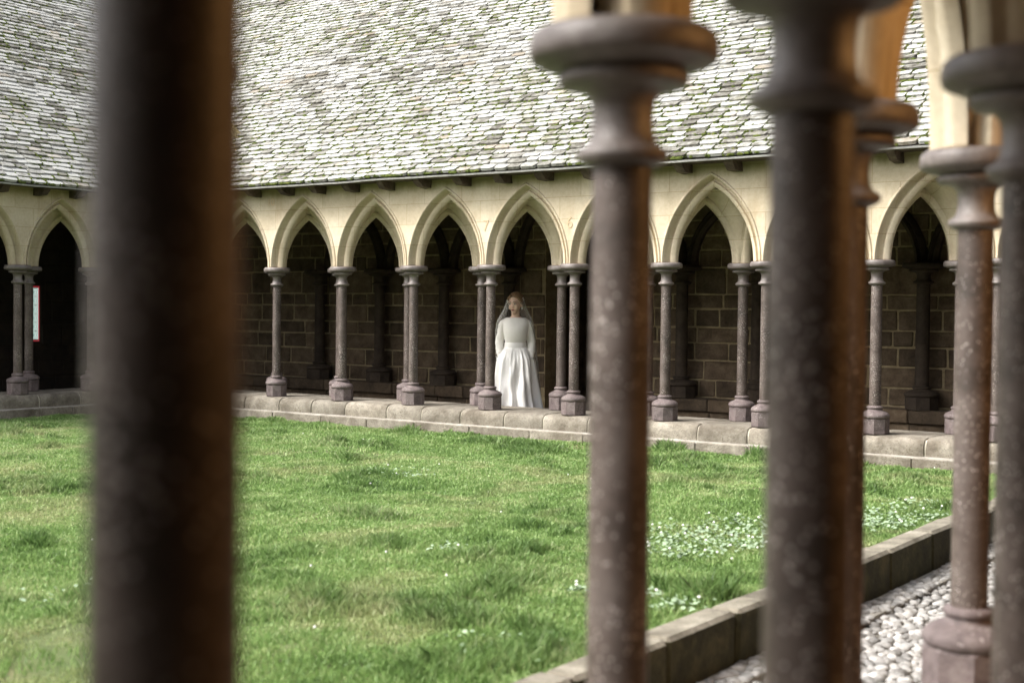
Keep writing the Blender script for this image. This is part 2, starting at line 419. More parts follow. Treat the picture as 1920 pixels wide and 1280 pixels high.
out_lab = {-1: 'far front-row colonnette hidden behind the blurred near shaft at left',
    0: 'far front-row colonnette just right of the blurred dark near shaft',
    1: 'second far front-row colonnette right of the blurred dark near shaft',
    2: 'heavily white-speckled far front-row colonnette two places left of the bride',
    3: 'smooth reddish front-row colonnette touching the bride\'s right arm',
    4: 'far front-row colonnette just right of the bride, beside the tall near column',
    5: 'speckled far front-row colonnette right of the tall near column with the flared capital',
    6: 'far front-row colonnette half hidden by the dark near column on the right',
    7: 'plain mauve far front-row colonnette standing right of the two overlapping near columns',
    8: 'far front-row colonnette glimpsed between the two rightmost near columns',
    9: 'far front-row colonnette beyond the right edge of the photo'}
in_lab = {-1: 'far back-row colonnette hidden behind the blurred near shaft',
    0: 'back-row colonnette whose base peeps out behind the second far front column',
    1: 'back-row colonnette just behind the heavily speckled front column',
    2: 'grainy back-row colonnette left of the reddish one beside the bride',
    3: 'back-row colonnette in the gap right of the bride',
    4: 'back-row colonnette showing as a sliver right of the tall near column',
    5: 'back-row colonnette standing in the wide arch left of the dark near column',
    6: 'back-row colonnette hidden behind the dark near columns',
    7: 'back-row colonnette partly behind the right near colonnette with the grey capital',
    8: 'back-row colonnette beyond the right edge of the photo'}
far_o = {k: XS+k*S1 for k in range(-1, 10)}; far_i = {k: XS+(k+.5703)*S1 for k in range(-1, 9)}
for k, x in far_o.items(): colonnette(x, DOUT, out_lab[k], G_OUT)
for k, x in far_i.items(): colonnette(x, DOUT+GAP, in_lab[k], 'colonnettes of the back row of the far arcade')
X2 = -14.8976; W2 = 10.3948
colonnette(X2+.02, DOUT+.02, 'colonnette in the inner corner of the two far arcades, behind the blurred shaft', G_OUT)
w2_o = {k: W2+k*S1 for k in (-2, -1, 0, 1)}; w2_i = {k: W2+(k+.452)*S1 for k in (-2, -1, 0, 1)}
w2l = {0: 'front colonnette of the pair at the left edge, left of the stained glass', 1: 'front colonnette glimpsed at the left edge of the blurred near shaft',
       -1: 'front colonnette of the left arcade just outside the left edge', -2: 'front colonnette of the left arcade well outside the left edge'}
w2li = {0: 'back colonnette of the pair at the left edge, overlapping the stained glass', 1: 'back colonnette of the left arcade hidden behind the blurred shaft',
        -1: 'back colonnette of the left arcade just outside the left edge', -2: 'back colonnette of the left arcade well outside the left edge'}
for k in w2_o:
    colonnette(X2, w2_o[k], w2l[k], 'colonnettes of the left arcade'); colonnette(X2-GAP, w2_i[k], w2li[k], 'colonnettes of the left arcade')
TO, SO, S2, TI, SI = -1.2066, 2.0452, 1.035, -.6772, 1.6135
G_N = 'colonnettes of the arcade the camera looks through'
nl_o = {0: 'tall blurred near column with flared grey capital right of the bride', 1: 'warm-lit near column behind the dark one, orange capital',
        2: 'near colonnette with grey capital and base beside the pebble strip', 3: 'near colonnette just beyond the right edge of the photo', -1: 'near column hidden exactly behind the blurred shaft at left'}
nl_i = {0: 'widest dark near column right of centre with ring near the top', 1: 'rough grey near column cut by the right edge', -1: 'very blurred dark brown shaft filling the left of the photo'}
near_o = {k: SO+k*S2 for k in range(-2, 9)}; near_i = {k: SI+k*S2 for k in range(-2, 9)}
for k, s in near_o.items():
    colonnette(TO, s+(.03 if k == -1 else 0), nl_o.get(k, 'near front-row colonnette outside the photo'), G_N)
_v = (f2+r3*((311-960)/2548.8)); _v = _v/math.hypot(_v.x, _v.y)*.945*1.03; F_X, F_Y = _v.x, _v.y     # the shaft nearest the camera
for k, s in near_i.items():
    if k == -1: colonnette(F_X, F_Y, nl_i[k], G_N)
    else: colonnette(TI, s, nl_i.get(k, 'near back-row colonnette outside the photo'), G_N)

# ------------------------------------------------------------------ arcade walls (local x along the wall, y into the gallery)
TOP = 2.64
def arcade(label, loc, rz, xo, xi, gap, corbels=True, gallery_top=3.1):
    root = empty('arcade_wall', loc, rz); tag(root, label, 'arcade wall')
    fo, fi = -.13, gap+.13
    mb = MB(); spandrel(xo, fo+.008, TOP, mb); mb.build('spandrel_wall', MT['cream'], root)
    mb = MB(); spandrel(xi, fi-.008, gallery_top, mb, True); mb.build('spandrel_wall', MT['cream'], root)
    for a, b in zip(xo[:-1], xo[1:]):
        mb = MB(); arch_mesh(a, b, fo, 1, mb); mb.build('arch_moulding', MT['cream'], root, smooth=35)
    for a, b in zip(xi[:-1], xi[1:]):
        mb = MB(); arch_mesh(a, b, fi, -1, mb); mb.build('arch_moulding', MT['cream'], root, smooth=35)
    mb = MB(); vault(xo, xi, gap, mb); mb.build('vault_web', MT['cream'], root, smooth=60)
    for x in xo:
        for y in xi:
            if .2 < abs(x-y) < .78:
                mb = MB(); rib((x, 0), (y, gap), mb); mb.build('rib', MT['cream'], root, smooth=35)
    mb = MB(); mb.box(xo[0], xo[-1], .01, gap-.01, 2.38, 2.62); mb.build('wall_core', MT['cream'], root)
    for x in xo:    # solid springer above each capital
        mb = MB(); V, F = lathe([(.03, H-.001), (.05, H+.12), (.09, H+.5)], 12); mb.add([(a+x, b, c) for a, b, c in V], F); mb.build('springer', MT['cream'], root)
    if corbels:
        x = xo[0]+.15
        while x < xo[-1]:
            ww = random.uniform(.085, .115); h = random.uniform(.04, .06); y0 = -.36+random.uniform(-.02, .02)
            V = []
            for dx in (-ww/2, ww/2):
                for (yy, zz) in ((0, -.085), (-.16, -.08), (-.22, -h*.55), (-.255, 0), (0, 0)):
                    V.append((x+dx*(.8 if zz < -.09 else 1)+random.uniform(-.006, .006), yy-.12+random.uniform(-.012, .012), TOP-.055+zz+random.uniform(-.008, .008) if zz else TOP-.045))
            F = [(0, 1, 6, 5), (1, 2, 7, 6), (2, 3, 8, 7), (3, 4, 9, 8), (4, 3, 2, 1, 0), (5, 6, 7, 8, 9)]
            mb = MB(); mb.add(V, F); mb.build('corbel', MT['wood'], root)
            x += S1/2*random.uniform(.95, 1.05)
    return root
far_xo = [X2+.02]+[far_o[k] for k in sorted(far_o)]
far_xi = [X2-GAP]+[far_i[k] for k in sorted(far_i)]
far_root = arcade('cream limestone wall of pointed arches on the far side behind the bride', (0, DOUT, 0), 0, far_xo, far_xi, GAP)
arcade('shaded cream arcade wall at the far left, above the stained glass', (X2, 0, 0), math.radians(90), [w2_o[k] for k in sorted(w2_o)]+[DOUT], [w2_i[k] for k in sorted(w2_i)]+[DOUT+GAP+.2], GAP)
near_root = arcade('near arcade wall whose cream springers rise above the blurred capitals', (TO, 0, 0), math.radians(-90),
       sorted(-near_o[k] for k in near_o), sorted(-near_i[k] for k in near_i), TI-TO, corbels=False)
# faded numbers painted on the far spandrels
for txt, px, py, size in (('10', 508, 380, .13), ('7', 911, 424, .17), ('6', 1068, 418, .17)):
    P = ray(px, py, d=DOUT-.126)
    cu = bpy.data.curves.new('painted_number', 'FONT'); cu.body = txt; cu.size = size; cu.align_x = 'CENTER'; cu.align_y = 'CENTER'; cu.extrude = .0015
    to = bpy.data.objects.new('painted_number', cu); C.objects.link(to); to.parent = far_root; to.rotation_euler = (math.radians(90), 0, 0)
    to.location = (P.x, -.126, P.z); cu.materials.append(MT['paint'])

# ------------------------------------------------------------------ low walls under the columns
def low_wall(label, loc, rz, x0, x1, gap, lawn_z=-.27):
    root = empty('low_wall', loc, rz); tag(root, label, 'low wall')
    y0, y1 = -.175, gap+.175; zb = -.172
    def section(e, y0=y0, y1=y1):
        return [(y0+e, zb+e), (y0+e-.004, -.10), (y0+.006+e, -.058), (y0+.022+e, -.028-e*.4), (y0+.05+e, -.008-e*.5), (y0+.09, -e*1.3), (y1-.06, -e*1.3), (y1-e, -.03), (y1-e, zb+e)]
    def prism(xa, xb, S, jit, b=.010):
        V = []; n = len(S); cy = sum(p[0] for p in S)/n; cz = sum(p[1] for p in S)/n
        xs = [xa, xa+b]+[xa+(xb-xa)*t for t in (.25, .5, .75)]+[xb-b, xb]
        q = random.uniform(-jit, jit); q2 = random.uniform(-jit, jit)*.5
        for i, x in enumerate(xs):
            s = .985 if i in (0, len(xs)-1) else 1
            for y, z in S:
                w_ = noise.noise(Vector((x*4, z*9, y*3)))*jit
                top = 1 if z > -.02 else 0
                V.append((x, cy+(y-cy)*s+(q+w_)*(0 if top else 1), cz+(z-cz)*(1 if i not in (0, len(xs)-1) else .96)+q2*top-(.002 if top else 0)))
        F = [tuple(range(n-1, -1, -1)), tuple((len(xs)-1)*n+i for i in range(n))]
        for j in range(len(xs)-1):
            for i in range(n): F.append((j*n+i, j*n+(i+1) % n, (j+1)*n+(i+1) % n, (j+1)*n+i))
        return V, [f[::-1] for f in F]
    mb = MB(); mb.add(*prism(x0, x1, section(.014), 0)); mb.box(x0, x1, y0-.03, y1-.01, -.60, zb-.004); mb.build('mortar_bed', MT['mortar'], root, smooth=40)
    x = x0
    while x < x1:
        L = random.uniform(.50, .66); e = min(x+L, x1)
        mb = MB(); mb.add(*prism(x+.010, e-.010, section(0), .005)); mb.build('coping_stone', MT['sill'], root, smooth=45)
        x = e
    x = x0
    mb = MB(); mb.add([(x0, y0-.052, zb-.013), (x1, y0-.052, zb-.013), (x1, y0+.02, zb+.013), (x0, y0+.02, zb+.013), (x0, y0+.02, zb-.02), (x1, y0+.02, zb-.02)], [(0, 1, 2, 3), (0, 4, 5, 1)]); mb.build('mortar_fillet', MT['concrete'], root)
    while x < x1:
        L = random.uniform(.55, .95); e = min(x+L, x1)
        mb = MB(); mb.add(*cham(x+.003, e-.003, y0-.052, y0+.1, -.58, zb-.006, .008, .003)); mb.build('plinth_stone', MT['sill'], root)
        x = e
    mb = MB(); mb.box(x0, x1, y1-.012, y1+.004, -.40, -.03); mb.build('inner_face', MT['sill'], root)
    return root
low_wall('low stone wall carrying the far colonnettes, rounded coping in front of the bride', (0, DOUT, 0), 0, X2-.175, .6, GAP)
low_wall('low stone wall under the arcade at the far left edge', (X2, 0, 0), math.radians(90), 7.6, DOUT-.18, GAP)
low_wall('low stone wall under the near columns, beside the pebble strip', (TO, 0, 0), math.radians(-90), -12.1, .6, TI-TO)

# ------------------------------------------------------------------ gallery back walls
def coursed(root, x0, x1, z0, z1, y, holes=(), m='wallstone', hc=(.17, .37), wc=(.20, .72)):
    zs = [z0]
    while zs[-1] < z1: zs.append(zs[-1]+random.uniform(*hc))
    for za, zb in zip(zs[:-1], zs[1:]):
        x = x0-random.uniform(0, .3)
        while x < x1:
            L = random.uniform(*wc); e = x+L; xa, xb = max(x, x0), min(e, x1)
            for h0, h1, ha, hb in holes:
                if zb > ha and za < hb:
                    if xa >= h0 and xb <= h1: xa = xb
                    elif xa < h0 < xb: xb = h0
                    elif xa < h1 < xb: xa = h1
            if xb-xa > .05:
                p = random.uniform(-.008, .010)
                mb = MB(); mb.add(*cham(xa+.011, xb-.011, y-.016+p, y+.05, za+.011, zb-.011, .010, .006)); mb.build('stone', MT[m], root)
            x = e
def blind_arch(xa, xb, y, root, r=.06):
    mb = MB(); V = []; F = []
    P = arch_path(xa, xb, .0, 14); P2 = arch_path(xa, xb, .13, 14)
    pr = [(0, 0), (0, -.07), (.3, -.11), (.5, -.06), (.7, -.11), (1, -.05), (1, 0)]
    for (ax, az), (bx, bz) in zip(P, P2):
        for t, d in pr: V.append((ax+(bx-ax)*t, y+d, az+(bz-az)*t+.05))
    k = len(pr)
    for j in range(len(P)-1):
        for i in range(k-1): F.append((j*k+i, (j+1)*k+i, (j+1)*k+i+1, j*k+i+1))
    mb.add(V, F); mb.build('blind_arch', MT['wallcol'], root, smooth=40)
WALL_Y = 2.86
gw = empty('gallery_wall', (0, DOUT, 0)); tag(gw, 'dark coursed stone back wall of the far gallery behind the bride', 'wall')
DOOR = (-10.14, -9.28)
mb = MB()
for a, b, c, d in ((-18.2, DOOR[0], -.4, 3.4), (DOOR[1], 2.2, -.4, 3.4), (DOOR[0], DOOR[1], 2.35, 3.4)): mb.box(a, b, WALL_Y, WALL_Y+.4, c, d)
mb.build('mortar_backing', MT['wallmortar'], gw)
mb = MB(); mb.box(DOOR[0]-.2, DOOR[1]+.2, WALL_Y+1.6, WALL_Y+1.7, -.4, 3); mb.box(DOOR[0]-.21, DOOR[0]-.2, WALL_Y+.4, WALL_Y+1.6, -.4, 3); mb.box(DOOR[1]+.2, DOOR[1]+.21, WALL_Y+.4, WALL_Y+1.6, -.4, 3); mb.box(DOOR[0]-.2, DOOR[1]+.2, WALL_Y+.4, WALL_Y+1.6, 2.4, 2.5)
mb.build('doorway_recess', MT['wallstone'], gw)
coursed(gw, -16.6, -2.4, .06, 2.95, WALL_Y, holes=[(DOOR[0], DOOR[1], -1, 2.4)])
# bench along the wall: front blocks and a lower step
x = -16.6
while x < -1.0:
    L = random.uniform(.45, .8); e = x+L
    if not (e > DOOR[0]-.15 and x < DOOR[1]+.15):
        mb = MB(); mb.add(*cham(x+.006, e-.006, WALL_Y-.34, WALL_Y-.02, -.10, .05, .012, .004)); mb.build('bench_stone', MT['wallstone'], gw)
        mb = MB(); mb.add(*cham(x+.004, e-.004, WALL_Y-.28, WALL_Y-.02, -.39, -.104, .008, .003)); mb.build('bench_stone', MT['wallstone'], gw)
    x = e
wcx = [-14.1, -12.92, -11.74, -10.62, -9.1, -7.99, -6.97, -5.98, -4.97, -3.9]
wproto = None
wl = {0: 'dark wall column in the shadows behind the first visible far arch', 1: 'dark wall column behind the second pair of far colonnettes', 2: 'dark wall column left of the bride on a projecting pedestal',
      3: 'dark wall column rising directly behind the bride\'s head', 4: 'dark wall column at the right side of the black doorway', 5: 'dark wall column seen through the wide arch right of the tall near column',
      6: 'dark wall column behind the back-row colonnette of the wide arch', 7: 'dark wall column hidden behind the dark near columns', 8: 'dark wall column in the rightmost far arch', 9: 'dark wall column near the right edge of the photo'}
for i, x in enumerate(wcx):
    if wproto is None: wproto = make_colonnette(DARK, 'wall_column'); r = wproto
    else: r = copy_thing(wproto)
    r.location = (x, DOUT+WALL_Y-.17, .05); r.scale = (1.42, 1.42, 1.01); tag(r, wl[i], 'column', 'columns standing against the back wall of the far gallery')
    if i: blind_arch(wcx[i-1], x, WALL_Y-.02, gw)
# wall behind the left gallery with the stained glass window
gl = empty('gallery_wall', (X2, 0, 0), math.radians(90)); tag(gl, 'almost black back wall of the left gallery holding the stained glass', 'wall')
P = ray(54, 588, z=None, d=None) if False else None
vray = f2+r3*((63.5-960)/2548.8)+u3*(-(588-640)/2548.8)
tt = (X2-WALL_Y)/vray.x; WC = vray*tt; WYc = WC.y; WZc = WC.z+HC; HWIN = .43; HW = .125
mb = MB()
for a, b, c, d in ((7, WYc-HW, -.4, 3.4), (WYc+HW, 15.6, -.4, 3.4), (WYc-HW, WYc+HW, -.4, WZc-HWIN), (WYc-HW, WYc+HW, WZc+HWIN, 3.4)): mb.box(a, b, WALL_Y, WALL_Y+.4, c, d)
mb.build('mortar_backing', MT['shade_stone'], gl)
coursed(gl, 8.6, 15.2, -.3, 2.6, WALL_Y, holes=[(WYc-HW, WYc+HW, WZc-HWIN, WZc+HWIN)], m='shade_stone')
win = empty('stained_glass_window', (X2-WALL_Y-.03, WYc, WZc), math.radians(90)); tag(win, 'narrow backlit stained glass window with red border at the far left', 'window')
fr = MB()
for a, b, c, d in ((-HW, -HW+.012, -HWIN, HWIN), (HW-.012, HW, -HWIN, HWIN), (-HW, HW, -HWIN, -HWIN+.012), (-HW, HW, HWIN-.012, HWIN)): fr.box(a, b, -.012, .012, c, d)
fr.build('frame', MT['came'], win)
for a, b, c, d in ((-HW+.012, -HW+.024, -HWIN+.012, HWIN-.012), (HW-.024, HW-.012, -HWIN+.012, HWIN-.012), (-HW+.036, HW-.036, -HWIN+.012, -HWIN+.028), (-HW+.036, HW-.036, HWIN-.028, HWIN-.012)):
    mb = MB(); mb.box(a, b, -.004, .004, c, d); mb.build('border_pane', MT['glass_red'], win)
ph = (2*HWIN-.08)/6
for i in range(6):
    z0 = -HWIN+.04+i*ph
    for a, b in ((-HW+.028, -.003), (.003, HW-.028)):
        mb = MB(); mb.box(a, b, -.004, .004, z0+.003, z0+ph-.003); mb.build('pane', MT['glass_white'], win)
    for cx_ in (-.043, .043):
        for rr, mt_ in ((.020, 'glass_teal'), (.048, 'glass_teal')):
            V = []; F = []
            for q in range(20):
                a = 2*math.pi*q/20
                for r_ in (rr, rr+.008): V.append((max(-.092, min(.092, cx_+r_*math.cos(a))), -.008, z0+ph/2+r_*math.sin(a)))
            for q in range(20): F.append((2*q, (2*q+2) % 40, (2*q+3) % 40, 2*q+1))
            mb = MB(); mb.add(V, F); mb.add([(x_, y_+.003, z_) for x_, y_, z_ in V], [f[::-1] for f in F]); mb.build('roundel', MT[mt_], win)
mb = MB(); mb.box(-.003, .003, -.011, -.005, -HWIN+.012, HWIN-.012)
for i in (0, 3, 6): z0 = -HWIN+.04+i*ph; mb.box(-HW+.036, -.003, -.010, -.005, z0-.003, z0+.003); mb.box(.003, HW-.036, -.010, -.005, z0-.003, z0+.003)
mb.build('lead_came', MT['came'], win)
# wall behind the camera, and an added end wall that darkens the near gallery
gn = empty('gallery_wall', (1.75, 0, 0), math.radians(-90)); tag(gn, 'dark stone back wall of the near gallery behind the camera', 'wall')
mb = MB(); mb.box(-15.6, 3.2, 0, .4, -.4, 3.6); mb.build('mortar_backing', MT['wallstone'], gn)
mb = MB(); mb.box(2.8, 3.2, -3.2, 0, -.4, 3.6); mb.build('added_end_wall', MT['wallstone'], gn)

# warm wall lantern that lights the near walk (on the back wall, to the right of the camera)
ln = empty('hanging_lantern', (1.2, 3.4, 2.5)); tag(ln, 'warm lit iron lantern hanging from the near gallery ceiling', 'lantern')
mb = MB()
for a in (-.07, .07):
    for b in (-.07, .07): mb.box(a-.006, a+.006, b-.006, b+.006, -.12, .12)
mb.box(-.08, .08, -.08, .08, -.135, -.12); mb.box(-.08, .08, -.08, .08, .12, .135); mb.box(-.008, .008, -.008, .008, .135, .69); mb.build('frame', MT['iron'], ln)
mb = MB(); V, F = lathe([(.012, -.05), (.03, -.02), (.03, .02), (.012, .05)], 12); mb.add(V, F); mb.build('bulb', glow('warm_bulb', (1, .55, .2), 12), ln, smooth=60)
pl = bpy.data.lights.new('lantern_light', 'POINT'); pl.energy = 45; pl.color = (1, .50, .17); pl.shadow_soft_size = .06
po = bpy.data.objects.new('lantern_light', pl); C.objects.link(po); po.parent = ln; po.location = (0, 0, -.2)

# ------------------------------------------------------------------ gallery floors and ceilings
def flat(name, x0, x1, y0, y1, z, m, th=.1, kind=True):
    mb = MB(); mb.box(x0, x1, y0, y1, z-th, z); o = mb.build(name, m)
    if kind: o['kind'] = 'structure'
    return o
flat('floor', -18.2, 2.2, DOUT+GAP+.16, DOUT+WALL_Y+1.7, -.385, MT['floor'])
flat('floor', X2-WALL_Y, X2-GAP-.16, 6.5, DOUT+GAP+.16, -.385, MT['floor'])
flat('floor', TI+.16, 1.75, -3, DOUT+GAP+.16, -.385, MT['floor'])
flat('ceiling', -18.2, 2.2, DOUT+GAP+.10, DOUT+WALL_Y+.4, 3.2, MT['planks'])
flat('ceiling', X2-WALL_Y, X2-GAP-.10, 6.5, DOUT+GAP+.10, 3.2, MT['planks'])
flat('ceiling', TI+.10, 1.75, -3, DOUT+GAP+.10, 3.2, MT['planks'])

# ------------------------------------------------------------------ roofs
AL = math.radians(38); EAVE = -.41
def slate_mesh(wd, ln, th, seed):
    random.seed(seed); r = wd*.5; rr = random.uniform(.05, .20)*wd; sk = random.uniform(-.035, .035)
    j = lambda: random.uniform(-.004, .004)
    out = [(-r+j(), ln), (-r+sk*.5+j(), .05+j()), (-r+sk+rr*.3+j(), .010+j()), (-r+sk+rr+j(), j()), (j(), -.004+j()), (r+sk-rr+j(), j()), (r+sk-rr*.3+j(), .008+j()), (r+sk*.5+j(), .05+j()), (r+j(), ln)]
    n = len(out)
    V = [(x, y, th if y < ln*.9 else th*.3) for x, y in out]+[(x, y, -.004) for x, y in out]
    F = [tuple(range(n))]+[(i, i+n, (i+1) % n+n, (i+1) % n) for i in range(n)]
    return V, F
def roof(label, loc, rz, x0, x1, width, valley_lo=False, valley_hi=False, dens=1.0, parts=0, vis=None, expo=.105, detail=True):
    """slates laid in overlapping courses on a plane that rises away from the courtyard"""
    root = empty('slate_roof', loc, rz); tag(root, label, 'roof')
    ca, sa = math.cos(AL), math.sin(AL); z0 = TOP-.025
    def P(x, s, h=0):   # x along, s up the slope, h above
        sag = .022*noise.noise(Vector((x*.45+loc[0], s*.6, loc[1])))+.010*noise.noise(Vector((x*1.7, s*2, 3)))
        return (x, EAVE+s*ca-h*sa, z0+s*sa+(h+sag)*ca)
    nS = width/ca
    # bed
    mb = MB(); V = []; F = []; ns = 24; nx = 60
    for i in range(nx+1):
        for j in range(ns+1):
            s = nS*j/ns; xl = x0-(s*ca if valley_lo else 0); xh = x1+(s*ca if valley_hi else 0); x = xl+(xh-xl)*i/nx
            V.append(P(x, s, -.012))
    for i in range(nx):
        for j in range(ns): F.append((i*(ns+1)+j, (i+1)*(ns+1)+j, (i+1)*(ns+1)+j+1, i*(ns+1)+j+1))
    mb.add(V, F); mb.build('roof_bed', MT['underlay'], root)
    mb = MB(); mb.box(x0, x1, EAVE+nS*ca, EAVE+nS*ca+.3, 3.3, z0+nS*sa); mb.build('ridge_wall', MT['wallstone'], root)
    mb = MB(); mb.box(x0, x1, EAVE+.02, -.115, z0-.022, z0-.004); mb.build('soffit_board', MT['wood'], root)
    mb = MB(); V = []; F = []
    for i in range(nx+1):
        x = x0+(x1-x0)*i/nx; p = P(x, 0); V += [(x, EAVE-.012, p[2]-.030), (x, EAVE-.016, p[2]-.012), (x, EAVE+.03, p[2]-.012), (x, EAVE+.03, p[2]-.030)]
    for i in range(nx):
        for j in range(4): F.append((4*i+j, 4*i+4+j, 4*i+4+(j+1) % 4, 4*i+(j+1) % 4))
    mb.add(V, F); mb.build('eave_flashing', MT['lead'], root)
    if not detail:
        return root
    protos = [slate_mesh(1, .165, .028, 40+i) for i in range(10)]
    random.seed(int(abs(loc[0]*100+loc[1]*10))+5)
    meshes = {}; cand = []; big = MB(); mossV = MB()
    MW = Matrix.Translation(Vector(loc)) @ Matrix.Rotation(rz, 4, 'Z')
    rows = int(nS/expo)
    ico = bmesh.new(); bmesh.ops.create_icosphere(ico, subdivisions=1, radius=1); ico.verts.index_update()
    iV = [v.co.copy() for v in ico.verts]; iF = [tuple(v.index for v in f.verts) for f in ico.faces]; ico.free()
    for rw in range(rows):
        s = rw*expo+random.uniform(-.004, .004)
        xa = x0-(s*ca+.08 if valley_lo else 0); xb = x1+(s*ca+.02 if valley_hi else 0)
        x = xa+random.uniform(-.1, 0)
        while x < xb:
            wd = round(random.choice((.14, .16, .18, .20, .22, .25))*random.uniform(.97, 1.03), 2); c = x+wd/2; pi = random.randrange(10)
            tilt = random.gauss(0, .012); rot = random.gauss(0, .018); ds = random.gauss(0, .006); lift = random.uniform(0, .012)
            if c > xa:
                cand.append((c, s+ds, wd, pi, tilt, rot, lift))
                # moss in the joints
                wv = MW @ Vector((c, 0, 0)); mn = noise.noise(Vector((wv.x*.55, wv.y*.55, s*.9)))+.35*noise.noise(Vector((wv.x*2.2, wv.y*2.2, s*3)))
                pm = .80+1.6*mn+(.35 if s < 1.6 else 0)+(.35 if wv.x < X2-.6 and s > 2 else 0)
                if random.random() < pm*dens:
                    L = random.uniform(.02, .085)
                    for _ in range(random.randint(4, 10)):
                        if random.random() < .5: mx, ms = x+random.gauss(0, .004), s+random.uniform(0, .09)
                        else: mx, ms = x+random.uniform(0, wd), s-.004+random.gauss(0, .003)
                        p = P(mx, ms, .012+random.uniform(0, .01)); rx, ry, rz_ = random.uniform(.014, .050), random.uniform(.010, .020), random.uniform(.010, .022)
                        if mx-x < .01: rx, ry = ry*.9, rx*.9
                        mossV.add([(p[0]+v.x*rx*random.uniform(.8, 1.2), p[1]+v.y*ry, p[2]+v.z*rz_*random.uniform(.8, 1.2)) for v in iV], iF)
            x += wd+random.uniform(.004, .014)
    def place(c, s, tilt, rot, lift):
        o = Vector(P(c, s, .004+lift)); ex = Vector((1, 0, tilt)).normalized(); es = Vector((0, math.cos(AL-.10), math.sin(AL-.10)))
        es = (es+ex*rot).normalized(); ez = ex.cross(es).normalized()
        return Matrix(((ex.x, es.x, ez.x, o.x), (ex.y, es.y, ez.y, o.y), (ex.z, es.z, ez.z, o.z), (0, 0, 0, 1)))
    chosen = set()
    if parts and vis:
        sc = sorted(((vis(MW @ Vector(P(q[0], q[1]))), i) for i, q in enumerate(cand)), reverse=True)
        chosen = {i for v, i in sc[:parts] if v > 0}
    for i, (c, s, wd, pi, tilt, rot, lift) in enumerate(cand):
        mtx = place(c, s, tilt, rot, lift)
        if i in chosen:
            key = (pi, round(wd, 2))
            if key not in meshes:
                V, F = protos[pi]; me = mesh('slate', [(a*wd, b, z) for a, b, z in V], F); me.materials.append(MT['slate']); meshes[key] = me
            o = link('slate', meshes[key], None, root); o.matrix_local = mtx
        else:
            V, F = protos[pi]; big.add([mtx @ Vector((a*wd, b, z)) for a, b, z in V], F)
    if chosen or True:
        o = big.build('slate', MT['slate'], root); o['kind'] = 'stuff'
    o = mossV.build('moss', MT['moss'], root); o['kind'] = 'stuff'
    return root
def cam_px(p):
    v = p-Vector((0, 0, HC)); dz = v.dot(f2)
    if dz <= 0: return None
    return 960+2548.8*v.dot(r3)/dz, 640-2548.8*v.dot(u3)/dz, dz
def seen(p):
    q = cam_px(p)
    if not q or not (-10 < q[0] < 1920 and -10 < q[1] < 1280): return 0
    x = q[0]
    if 165 < x < 450 or 1430 < x < 1620 or (1105 < x < 1220) or x > 1750: return 0
    return 1/q[2]
roof('long mossy lichen-whitened slate roof over the far arcade and the bride', (0, DOUT, 0), 0, X2-.41*-1, -.2, 5.4, valley_lo=True, parts=300, vis=seen)
roof('darker slate roof sloping down at the far left', (X2, 0, 0), math.radians(90), 8.2, DOUT-.41, 5.4, valley_hi=True, parts=120, vis=seen, dens=.8)
roof('slate roof of the near gallery over the camera', (TO, 0, 0), math.radians(-90), -DOUT, 3.2, 3.4, detail=False)

# range on the fourth side of the garden, behind the camera
sw = empty('cloister_range', (0, -3.6, 0)); tag(sw, 'plain roofed range closing the garden behind the camera', 'building')
mb = MB(); mb.box(X2-3, 1.7, -3.4, 0, -.6, 2.62); mb.build('wall', MT['wallstone'], sw)
mb = MB(); mb.add([(X2-3, .4, 2.64), (1.7, .4, 2.64), (1.7, -3.4, 5.6), (X2-3, -3.4, 5.6), (X2-3, -3.4, 2.63), (1.7, -3.4, 2.63)], [(0, 1, 2, 3), (0, 3, 4), (1, 5, 2), (3, 2, 5, 4), (0, 4, 5, 1)]); mb.build('roof', MT['slate'], sw)

# ------------------------------------------------------------------ lawn
LZ = -.285; KX0, KX1 = -2.86, -2.70; KT = -.235
def lawn_h(x, y):
    return LZ+.030*noise.noise(Vector((x*.7, y*.7, 0)))+.022*noise.noise(Vector((x*2.1, y*2.1, 5)))
V = []; F = []; nx, ny = 110, 110
for i in range(nx+1):
    for j in range(ny+1):
        x = X2-.25+(KX0+.02-X2+.25)*i/nx; y = -3+(DOUT-.21+3)*j/ny; V.append((x, y, lawn_h(x, y)-.012))
for i in range(nx):
    for j in range(ny): F.append((i*(ny+1)+j, (i+1)*(ny+1)+j, (i+1)*(ny+1)+j+1, i*(ny+1)+j+1))
o = link('lawn', mesh('lawn', V, F, True), MT['soil']); o['kind'] = 'structure'
flat('ground', -60, 60, -60, 80, -.70, MT['soil'], .2)
